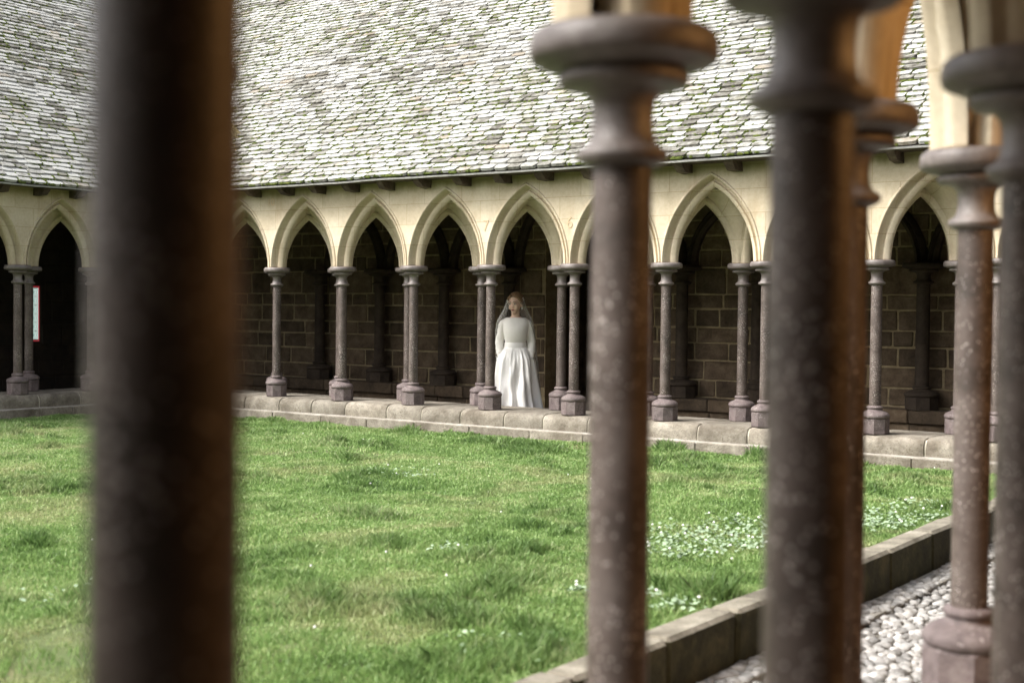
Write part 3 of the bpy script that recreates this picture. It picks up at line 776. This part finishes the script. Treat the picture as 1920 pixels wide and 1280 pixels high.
# value noise for numpy
def vnoise(x, y, sc, seed):
    g = np.random.default_rng(seed).random((256, 256)); x = x*sc+100; y = y*sc+100
    xi = np.floor(x).astype(int); yi = np.floor(y).astype(int); fx = x-xi; fy = y-yi; fx = fx*fx*(3-2*fx); fy = fy*fy*(3-2*fy)
    a = g[xi % 256, yi % 256]; b = g[(xi+1) % 256, yi % 256]; c = g[xi % 256, (yi+1) % 256]; d = g[(xi+1) % 256, (yi+1) % 256]
    return (a*(1-fx)+b*fx)*(1-fy)+(c*(1-fx)+d*fx)*fy
def blades(n_try, seed):
    r = np.random.default_rng(seed)
    x = r.uniform(X2-.2, KX0-.005, n_try); y = r.uniform(.6, DOUT-.235, n_try)
    dz = -st*x+ct*y; dx = ct*x+st*y
    ok = (dz > 1.6) & (np.abs(dx/np.maximum(dz, .1)) < .42)
    vv = (HC-LZ)/np.maximum(dz, .1); ok &= vv < .31
    ok &= r.random(n_try) < np.clip(9.0/np.maximum(dz, 1), .55, 1)
    bare = vnoise(x, y, 1.5, 11)*.6+vnoise(x, y, 4, 12)*.4
    ok &= ~((bare > .80) & (r.random(n_try) < .85))
    return x[ok], y[ok], r
x, y, r = blades(1500000, 3)
n = len(x)
cl = vnoise(x, y, 3.2, 21)*.5+vnoise(x, y, 9, 22)*.5; tall = np.clip((vnoise(x, y, 2.0, 23)-.62)*4, 0, 1)*np.clip((vnoise(x, y, 7, 24)-.35)*3, 0, 1)
dry = np.zeros(n)
for px, py, rad in ((60, 962, .45), (85, 1192, .30), (30, 880, .35), (140, 838, .55), (60, 815, .4), (560, 880, .5), (490, 850, .35), (830, 985, .22), (650, 1010, .3), (700, 1150, .25), (1130, 930, .25)):
    c_ = ray(px, py, z=LZ); q_ = np.hypot(x-c_.x, (y-c_.y)*.8)/rad; dry = np.maximum(dry, np.clip(1.25-q_-.9*(vnoise(x, y, 8, 31)-.3), 0, 1))
dry = np.maximum(dry, np.clip((vnoise(x, y, 1.3, 33)*.6+vnoise(x, y, 5, 34)*.4-.62)*4, 0, .8))*r.uniform(.3, 1, n)
spots = ((990, 985, .16), (1050, 1000, .10), (655, 965, .18), (715, 1025, .2), (530, 960, .18), (800, 1150, .16), (640, 1130, .2), (900, 1100, .1), (1010, 950, .12), (960, 1230, .35), (1180, 900, .2), (1260, 905, .2), (830, 1240, .25), (60, 900, .3), (200, 1120, .3), (1240, 1100, .2), (1330, 900, .25), (1690, 900, .3))
for px, py, rad in spots:
    c_ = ray(px, py, z=LZ); q_ = np.hypot(x-c_.x, (y-c_.y)*.8)/rad; tall = np.maximum(tall, np.clip(1.4-q_-.8*vnoise(x, y, 14, 41), 0, 1)*.9)
h = .012+.034*cl**1.5+.060*tall; h *= (1-.6*dry); h *= r.uniform(.5, 1.3, n); h = np.where(KX0-x < .35, h*1.5, h); h = np.where(DOUT-.235-y < .3, h*1.4, h)
wd = (.0032+.0022*r.random(n))*np.clip((-st*x+ct*y)/8, .8, 1.5)
an = r.uniform(0, 2*np.pi, n); ld = r.uniform(0, 2*np.pi, n); lean = h*r.uniform(.15, .9, n)
zz = LZ+np.array([lawn_h(a, b)-LZ for a, b in zip((np.arange(-160, -20)*.1).repeat(160), np.tile(np.arange(-30, 130)*.1, 140))]).reshape(140, 160)[np.clip(((x+16)/.1).astype(int), 0, 139), np.clip(((y+3)/.1).astype(int), 0, 159)]
base = np.stack([x, y, zz-.012], 1)
side = np.stack([np.cos(an), np.sin(an), np.zeros(n)], 1)*wd[:, None]
ldv = np.stack([np.cos(ld)*lean, np.sin(ld)*lean, np.zeros(n)], 1)
mid = base+ldv*.35; mid[:, 2] += h*.6
tip = base+ldv; tip[:, 2] += h
co = np.stack([base-side, base+side, mid+side*.8, tip, mid-side*.8], 1).reshape(-1, 3).astype(np.float32)
me = bpy.data.meshes.new('grass'); me.vertices.add(5*n); me.vertices.foreach_set('co', co.ravel())
lp = np.arange(5*n, dtype=np.int32)
me.loops.add(5*n); me.loops.foreach_set('vertex_index', lp)
me.polygons.add(n); me.polygons.foreach_set('loop_start', np.arange(0, 5*n, 5, dtype=np.int32)); me.polygons.foreach_set('loop_total', np.full(n, 5, np.int32))
for nm, ar in (('lush', np.clip(tall*1.1, 0, 1)*r.uniform(.5, 1, n)), ('dry', dry)):
    A_ = me.attributes.new(nm, 'FLOAT', 'FACE'); A_.data.foreach_set('value', ar.astype(np.float32))
me.update(); go = link('grass', me, MT['grass']); go['kind'] = 'stuff'; go['label'] = 'patchy green grass covering the cloister garden'; go['category'] = 'grass'
print('blades', n)
# clover leaves and daisies: patches located from the photo
patches = [(1340, 1010, .70, 950), (1260, 1040, .38, 300), (1420, 985, .5, 500), (1690, 975, .6, 600), (1640, 985, .45, 350), (1745, 955, .4, 260), (1190, 1120, .25, 130), (1085, 1115, .12, 60), (1275, 1145, .2, 90), (745, 890, .42, 170), (850, 1035, .22, 60), (960, 1215, .4, 60), (90, 1120, .35, 30)]
lm = MB(); dm = MB()
for px, py, rad, cnt in patches:
    c = ray(px, py, z=LZ)
    for _ in range(int(cnt*.6)):
        a = random.uniform(0, 2*math.pi); q = rad*math.sqrt(random.random())*random.uniform(.5, 1)
        x_, y_ = c.x+q*math.cos(a), c.y+q*math.sin(a)*.9
        if x_ > KX0-.03 or y_ > DOUT-.25: continue
        z_ = lawn_h(x_, y_)+random.uniform(.02, .05); rr = random.uniform(.007, .014); t1, t2 = random.uniform(-.5, .5), random.uniform(-.5, .5)
        vs = [(x_+rr*math.cos(b), y_+rr*math.sin(b), z_+rr*(math.cos(b)*t1+math.sin(b)*t2)) for b in [k*math.pi/3+a for k in range(6)]]
        lm.add(vs, [(0, 1, 2, 3, 4, 5)])
        if random.random() < .02: 
            rr = .009; V_, F_ = lathe([(.004, -.004), (rr, .0), (.004, .007)], 7); dm.add([(v[0]+x_, v[1]+y_, v[2]+z_+.02) for v in V_], F_)
for _ in range(40):
    px, py = random.uniform(0, 1900), random.choice((random.uniform(800, 900), random.uniform(880, 1250)))
    c = ray(px, py, z=LZ)
    if c.x > KX0-.03 or c.y > DOUT-.25 or c.x < X2+.1: continue
    rr = .007; V_, F_ = lathe([(.004, -.004), (rr, .0), (.004, .007)], 7); dm.add([(v[0]+c.x, v[1]+c.y, v[2]+lawn_h(c.x, c.y)+.05) for v in V_], F_)
o = lm.build('clover', MT['clover']); o['kind'] = 'stuff'; tag(o, 'pale clover leaves in patches among the grass', 'clover')
o = dm.build('daisies', MT['petal']); o['kind'] = 'stuff'; tag(o, 'tiny white daisies scattered over the lawn', 'flowers')

# kerb between lawn and pebbles
kb = empty('lawn_kerb', (0, 0, 0)); tag(kb, 'low stone kerb between the lawn and the pebble strip', 'kerb')
mb = MB(); mb.box(KX0+.022, KX1-.022, -3, DOUT-.2, -.62, KT-.010); mb.build('mortar_core', MT['sill'], kb)
y_ = -3.0
while y_ < DOUT-.22:
    L = random.uniform(.52, .78); e = min(y_+L, DOUT-.22)
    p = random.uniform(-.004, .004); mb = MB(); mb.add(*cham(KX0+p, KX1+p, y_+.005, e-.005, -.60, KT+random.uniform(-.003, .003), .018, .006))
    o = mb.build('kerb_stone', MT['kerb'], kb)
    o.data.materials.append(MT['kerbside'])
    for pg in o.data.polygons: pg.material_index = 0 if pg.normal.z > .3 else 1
    y_ = e
# pebble strip
PZ = -.50
mb = MB(); mb.box(KX1-.02, TO-.22, -3, DOUT-.2, -.64, PZ-.008); o = mb.build('pebble_path', MT['grit']); o['kind'] = 'structure'; path = o
mb = MB(); mb.box(KX1, KX1+.16, -3, DOUT-.2, -.56, PZ+.026); mb.build('kerb_footing', MT['concrete'], path)
bm = bmesh.new(); bmesh.ops.create_icosphere(bm, subdivisions=2, radius=1); bm.verts.index_update()
pv = np.array([v.co for v in bm.verts]); pf = [tuple(v.index for v in f.verts) for f in bm.faces]; bm.free()
bm = bmesh.new(); bmesh.ops.create_icosphere(bm, subdivisions=1, radius=1); bm.verts.index_update()
pv1 = np.array([v.co for v in bm.verts]); pf1 = [tuple(v.index for v in f.verts) for f in bm.faces]; bm.free()
pm = []
for i in range(8):
    q = pv.copy(); nn = np.array([noise.noise(Vector(v)*1.3+Vector((i*7, 0, 0))) for v in q]); q *= (1+.25*nn)[:, None]; q *= np.array([1, random.uniform(.6, .85), random.uniform(.30, .45)])
    me = mesh('pebble', q.tolist(), pf, True); me.materials.append(MT['pebble']); pm.append(me)
cand = []
yy = 1.5
while yy < DOUT-.3:
    xx = KX1+.02+random.uniform(0, .03)
    while xx < TO-.24:
        s_ = random.uniform(.020, .046)
        zz_ = PZ+.024 if xx < KX1+.16 else PZ
        cand.append((xx+random.uniform(-.01, .01), yy+random.uniform(-.012, .012), zz_, s_)); xx += s_*1.55
    yy += .048
def score(c):
    q = cam_px(Vector(c[:3]))
    if not q or q[1] > 1285 or q[0] > 1925: return 0
    x = q[0]
    if 1105 < x < 1215 or 1440 < x < 1608 or 1740 < x < 1850 or x > 1870: return 0
    return c[3]/q[2]
order = sorted(range(len(cand)), key=lambda i: -score(cand[i])); chosen = {i for i in order[:300] if score(cand[i]) > 0}
big = MB()
for i, (a, b, c, s_) in enumerate(cand):
    rz = random.uniform(0, 2*math.pi)
    if i in chosen:
        o = link('pebble', random.choice(pm), None, path); o.location = (a, b, c); o.rotation_euler = (random.uniform(-.2, .2), random.uniform(-.2, .2), rz); o.scale = (s_,)*3
    else:
        cr, sr = math.cos(rz), math.sin(rz); q = pv1*np.array([1, .75, .45])*s_
        big.add(np.stack([a+q[:, 0]*cr-q[:, 1]*sr, b+q[:, 0]*sr+q[:, 1]*cr, c+q[:, 2]], 1).tolist(), pf1)
me = mesh('pebble', big.V, big.F, True); o = link('pebble', me, MT['pebble'], path); o['kind'] = 'stuff'

# ------------------------------------------------------------------ the bride
def bride():
    bx, by = ray(967, 600, d=DOUT+.98).x, DOUT+.98
    face = math.atan2(-bx, by)      # she faces the camera
    B = []
    def ell(c, r, n=16):
        V = []; F = []
        for j in range(1, n):
            t = math.pi*j/n
            for i in range(n*2):
                a = math.pi*i/n; V.append((c[0]+r[0]*math.sin(t)*math.cos(a), c[1]+r[1]*math.sin(t)*math.sin(a), c[2]+r[2]*math.cos(t)))
        m = n*2
        for j in range(n-2):
            for i in range(m): F.append((j*m+i, (j+1)*m+i, (j+1)*m+(i+1) % m, j*m+(i+1) % m))
        F.append(tuple(range(m))); F.append(tuple(range((n-2)*m+m-1, (n-2)*m-1, -1)))
        return V, F
    def tube(P, R, n=14, sy=1):
        V = []; F = []; P = [Vector(p) for p in P]
        for j, p in enumerate(P):
            d = (P[min(j+1, len(P)-1)]-P[max(j-1, 0)]).normalized(); a = d.cross(Vector((0, 1, 0))).normalized() if abs(d.y) < .9 else Vector((1, 0, 0)); b = d.cross(a)
            for i in range(n):
                t = 2*math.pi*i/n; V.append(tuple(p+a*math.cos(t)*R[j]+b*math.sin(t)*R[j]*sy))
        for j in range(len(P)-1):
            for i in range(n): F.append((j*n+i, j*n+(i+1) % n, (j+1)*n+(i+1) % n, (j+1)*n+i))
        F.append(tuple(range(n-1, -1, -1))); F.append(tuple(range((len(P)-1)*n, len(P)*n)))
        return V, F
    # body in local coordinates, feet at z=0, facing -y
    mb = MB()
    mb.add(*tube([(0, 0, .84), (0, 0, .95), (0, 0, 1.05), (0, -.005, 1.15), (0, -.01, 1.25), (0, .005, 1.35), (0, .010, 1.40), (0, .012, 1.43)], [.155, .145, .115, .125, .135, .120, .09, .055], 20, .62))
    mb.add(*tube([(0, .015, 1.36), (0, .005, 1.43), (-.004, -.004, 1.50)], [.055, .050, .052]))
    hd = Vector((-.006, -.012, 1.578)); HS = 1.10; hz = math.radians(-27)
    def hp(x, y, z):        # head space -> body space (turned to her right, slightly down)
        v = Matrix.Rotation(hz, 3, 'Z') @ Matrix.Rotation(math.radians(10), 3, 'X') @ Vector((x, y, z)); return tuple(hd+v*HS)
    def head_ell(c, r, n=14):
        V, F = ell(c, r, n); return [hp(*v) for v in V], F
    for c, r_ in (((0, .018, .030), (.074, .092, .088)), ((0, -.022, -.010), (.062, .066, .088)), ((0, -.045, -.078), (.032, .034, .030)), ((0, -.084, -.010), (.009, .014, .024)), ((0, -.092, -.026), (.012, .012, .009)),
                  ((.030, -.060, -.030), (.026, .024, .028)), ((-.030, -.060, -.030), (.026, .024, .028)), ((0, -.068, .030), (.052, .022, .022)), ((.071, .008, -.012), (.010, .018, .030)), ((-.071, .008, -.012), (.010, .018, .030)), ((0, -.080, -.056), (.021, .012, .010))):
        mb.add(*head_ell(c, r_))
    sh = {}
    for s in (-1, 1):
        S_, E_, W_ = Vector((s*.143, .01, 1.355)), Vector((s*.188, .030, 1.12)), Vector((s*.178, -.045, .93))
        sh[s] = (S_, E_, W_)
        mb.add(*tube([(s*.06, .005, 1.365), S_, S_.lerp(E_, .5), E_, E_.lerp(W_, .5), W_], [.034, .040, .040, .036, .034, .024]))
        W2_ = W_+Vector((-s*.008, -.012, -.05)); mb.add(*tube([W_, W2_, W2_+Vector((-s*.004, -.006, -.045))], [.022, .032, .034], 12, .5))
        for i in range(4):
            a = W2_+Vector((-s*.002, -.026+i*.017, -.04)); L = (.060, .070, .066, .052)[i]
            mb.add(*tube([a, a+Vector((-s*.010, -.004, -L*.5)), a+Vector((-s*.026, -.004, -L*.95))], [.0088, .0082, .0068], 8))
        t = W2_+Vector((0, -.03, .005)); mb.add(*tube([t, t+Vector((-s*.006, -.022, -.022)), t+Vector((-s*.016, -.028, -.048))], [.0105, .0095, .008], 8))
        mb.add(*tube([(s*.08, .0, .90), (s*.085, -.01, .50), (s*.085, .01, .28), (s*.085, .02, .06)], [.085, .055, .05, .033]))
        mb.add(*tube([(s*.085, .05, .04), (s*.09, -.05, .035), (s*.095, -.14, .02)], [.032, .034, .02], 12, .8))
    body = mb.build('person', MT['skin'])
    rm = body.modifiers.new('fuse', 'REMESH'); rm.mode = 'VOXEL'; rm.voxel_size = .0055; rm.use_smooth_shade = True
    sm = body.modifiers.new('soft', 'SMOOTH'); sm.iterations = 3; sm.factor = .5
    body.location = (bx, by, -.385); body.rotation_euler = (0, 0, face+math.radians(4)); body.scale = (1, 1, 1.0)
    tag(body, 'bride in white long-sleeved gown and sheer veil standing between two columns', 'bride')
    def child(name, mb, m, smooth=60, sub=False):
        o = mb.build(name, m, body, smooth=smooth)
        if sub: s_ = o.modifiers.new('s', 'SUBSURF'); s_.levels = 1; s_.render_levels = 1
        return o
    # hair
    mb = MB(); V, F = ell((0, .026, .042), (.083, .098, .086), 18)
    V = [hp(x, y if not (y < -.028 and z < .082) else max(y, -.028-(max(0, z-.05))*1.2), z) for x, y, z in V]; mb.add(V, F)
    mb.add(*head_ell((0, .105, -.005), (.055, .042, .052)))
    for s in (-1, 1):
        pts = [hp(s*.020, -.060, .100), hp(s*.058, -.045, .070), hp(s*.075, -.022, .030), hp(s*.078, .010, -.005), hp(s*.062, .060, -.015)]; mb.add(*tube(pts, [.010, .016, .016, .015, .012], 10))
    child('hair', mb, MT['hair'])
    for s in (-1, 1):
        mb = MB(); mb.add(*head_ell((s*.029, -.079, .012), (.0135, .008, .0075), 10)); e = child('eye', mb, MT['eyewhite'])
        mb = MB(); mb.add(*head_ell((s*.029-.001, -.0855, .010), (.0062, .003, .0062), 8)); e2 = mb.build('iris', MT['iris'], e, smooth=60)
        mb = MB(); mb.add(*tube([hp(s*.012, -.090, .030), hp(s*.028, -.090, .036), hp(s*.046, -.076, .031)], [.003, .0036, .002], 6)); child('eyebrow', mb, MT['brow'])
        mb = MB(); mb.add(*tube([hp(s*.014, -.087, .017), hp(s*.029, -.090, .0215), hp(s*.045, -.078, .016)], [.0015, .0022, .0018], 6)); child('eyelashes', mb, MT['brow'])
        mb = MB(); mb.add(*head_ell((s*.076, -.004, -.050), (.005, .005, .014), 8)); child('earring', mb, MT['pearl'])
    mb = MB(); mb.add(*head_ell((0, -.0915, -.051), (.019, .006, .0042), 10)); mb.add(*head_ell((0, -.0895, -.059), (.016, .006, .005), 10)); child('lips', mb, MT['lips'])
    mb = MB(); mb.add(*head_ell((.078, .030, .055), (.006, .020, .010), 8)); mb.add(*head_ell((.080, .045, .035), (.005, .012, .012), 8)); child('hair_comb', mb, MT['pearl'])
    # bodice
    def ring_loft(rings, n, fn=None):
        V = []; F = []
        for j, (z, rx, ry, cy) in enumerate(rings):
            for i in range(n):
                a = 2*math.pi*i/n; k = fn(a, z, j) if fn else 1
                V.append((rx*math.cos(a)*k, cy+ry*math.sin(a)*k, z))
        for j in range(len(rings)-1):
            for i in range(n): F.append((j*n+i, j*n+(i+1) % n, (j+1)*n+(i+1) % n, (j+1)*n+i))
        return V, F
    mb = MB()
    R = [(1.05, .122, .098, 0), (1.095, .124, .100, 0), (1.11, .124, .099, 0), (1.13, .128, .104, -.004), (1.16, .136, .112, -.008), (1.20, .144, .117, -.012), (1.25, .150, .120, -.014), (1.30, .158, .114, -.010), (1.34, .166, .100, -.003), (1.37, .164, .086, .004), (1.392, .148, .078, .007), (1.412, .116, .071, .008)]
    V, F = ring_loft(R, 56, lambda a, z, j: 1+.010*math.sin(a*3+z*90)*(1 if z < 1.12 else .15)+.012*noise.noise(Vector((math.cos(a)*3, math.sin(a)*3, z*14))))
    mb.add(V, F); bo = child('bodice', mb, MT['crepe'], sub=True)
    so2 = bo.modifiers.new('t', 'SOLIDIFY'); so2.thickness = .004
    mb = MB(); V, F = ring_loft([(1.045, .134, .106, 0), (1.052, .138, .109, 0), (1.072, .1335, .107, 0), (1.092, .131, .106, 0), (1.108, .133, .107, 0), (1.114, .126, .103, 0)], 56, lambda a, z, j: 1+.006*math.sin(z*400)); mb.add(V, F); child('waistband', mb, MT['satin'])
    for s in (-1, 1):
        S_, E_, W_ = sh[s]; mb = MB(); P_ = []; R_ = []
        for t in [i/22 for i in range(23)]:
            if t < .5: p = S_.lerp(E_, t*2)
            else: p = E_.lerp(W_, (t-.5)*2)
            if t == 0: p = S_+Vector((-s*.045, 0, .012))
            P_.append(p+Vector((s*.004, 0, 0))); R_.append((.048 if t == 0 else .053-.005*t+.003*math.sin(t*40+s)-(.024*max(0, t-.75)*4*.6))*(1+.03*math.sin(t*17)))
        mb.add(*tube(P_, R_, 22)); child('sleeve', mb, MT['crepe'], sub=True)
    # skirt: gathered at the waist, folds deepening towards the hem
    mb = MB(); zs = [1.055, 1.04, 1.01, .97, .91, .83, .74, .66, .58, .50, .42, .34, .26, .18, .10, .04, .012]; V = []; F = []; n = 200
    for z in zs:
        t = (1.055-z)/1.055
        for i in range(n):
            a = 2*math.pi*i/n
            rx = .134+.080*min(1, t/.14)**.7+.110*t**1.1; ry = .105+.095*min(1, t/.12)**.7+.19*t**1.1
            amp = .012*min(1, t*9)+.050*t
            fold = .55*math.sin(a*13+2.2*noise.noise(Vector((math.cos(a)*2, math.sin(a)*2, t*2.5))))+.45*math.sin(a*7+1.7+3.0*t)+.35*math.sin(a*29)*max(0, 1-t*2.5)
            big_ = noise.noise(Vector((math.cos(a)*1.8+4, math.sin(a)*1.8, t*3.2)))*.05*t
            cr = .020*math.sin(18*(t*1.0+.5*math.cos(a+.5)))*math.exp(-((a-4.5)**2)*2)*min(1, t*4)*max(0, 1-t*.6)
            k = 1+(amp*fold)/(.2+.1*t)+big_/.3+cr/.25
            V.append((rx*k*math.cos(a)+.01*t*t, ry*k*math.sin(a)+.02*t, z))
    for j in range(len(zs)-1):
        for i in range(n): F.append((j*n+i, j*n+(i+1) % n, (j+1)*n+(i+1) % n, (j+1)*n+i))
    mb.add(V, [f[::-1] for f in F]); child('skirt', mb, MT['satin'], sub=True)
    # pocket edges over the hands
    for s in (-1, 1):
        W_ = sh[s][2]; mb = MB(); P_ = [W_+Vector((-s*.045, -.075, .01)), W_+Vector((0, -.045, -.010)), W_+Vector((s*.040, .0, -.012)), W_+Vector((s*.050, .06, .015))]
        mb.add(*tube(P_, [.006, .013, .014, .008], 10)); child('pocket_edge', mb, MT['satin'])
    # veil: falls from the crown over the shoulders to the floor behind
    mb = MB(); V = []; F = []; n = 60
    rings = [(1.690, .035, .05, .0), (1.675, .075, .075, .006), (1.64, .098, .098, .010), (1.58, .118, .115, .012), (1.52, .138, .125, .016), (1.46, .168, .135, .022), (1.40, .205, .15, .03), (1.33, .228, .165, .04), (1.20, .246, .19, .05), (1.0, .262, .22, .07), (.7, .30, .25, .10), (.4, .33, .28, .13), (.05, .36, .31, .16)]
    a0 = .72
    for j, (z, rx, ry, cy) in enumerate(rings):
        gapf = a0*min(1, max(0, (1.66-z)/.12)); gapf = gapf+max(0, min(1, (1.42-z)/.3))*.65
        for i in range(n+1):
            a = -math.pi/2+gapf+(2*math.pi-2*gapf)*i/n
            k = 1+.030*math.sin(a*17+j*.2)*min(1, max(0, (1.62-z))*4)
            V.append((rx*k*math.cos(a)-.005, cy+ry*k*math.sin(a), z))
    for j in range(len(rings)-1):
        for i in range(n): F.append((j*(n+1)+i, j*(n+1)+i+1, (j+1)*(n+1)+i+1, (j+1)*(n+1)+i))
    mb.add(V, F); child('veil', mb, MT['veil'], sub=True)
    return body
bride()
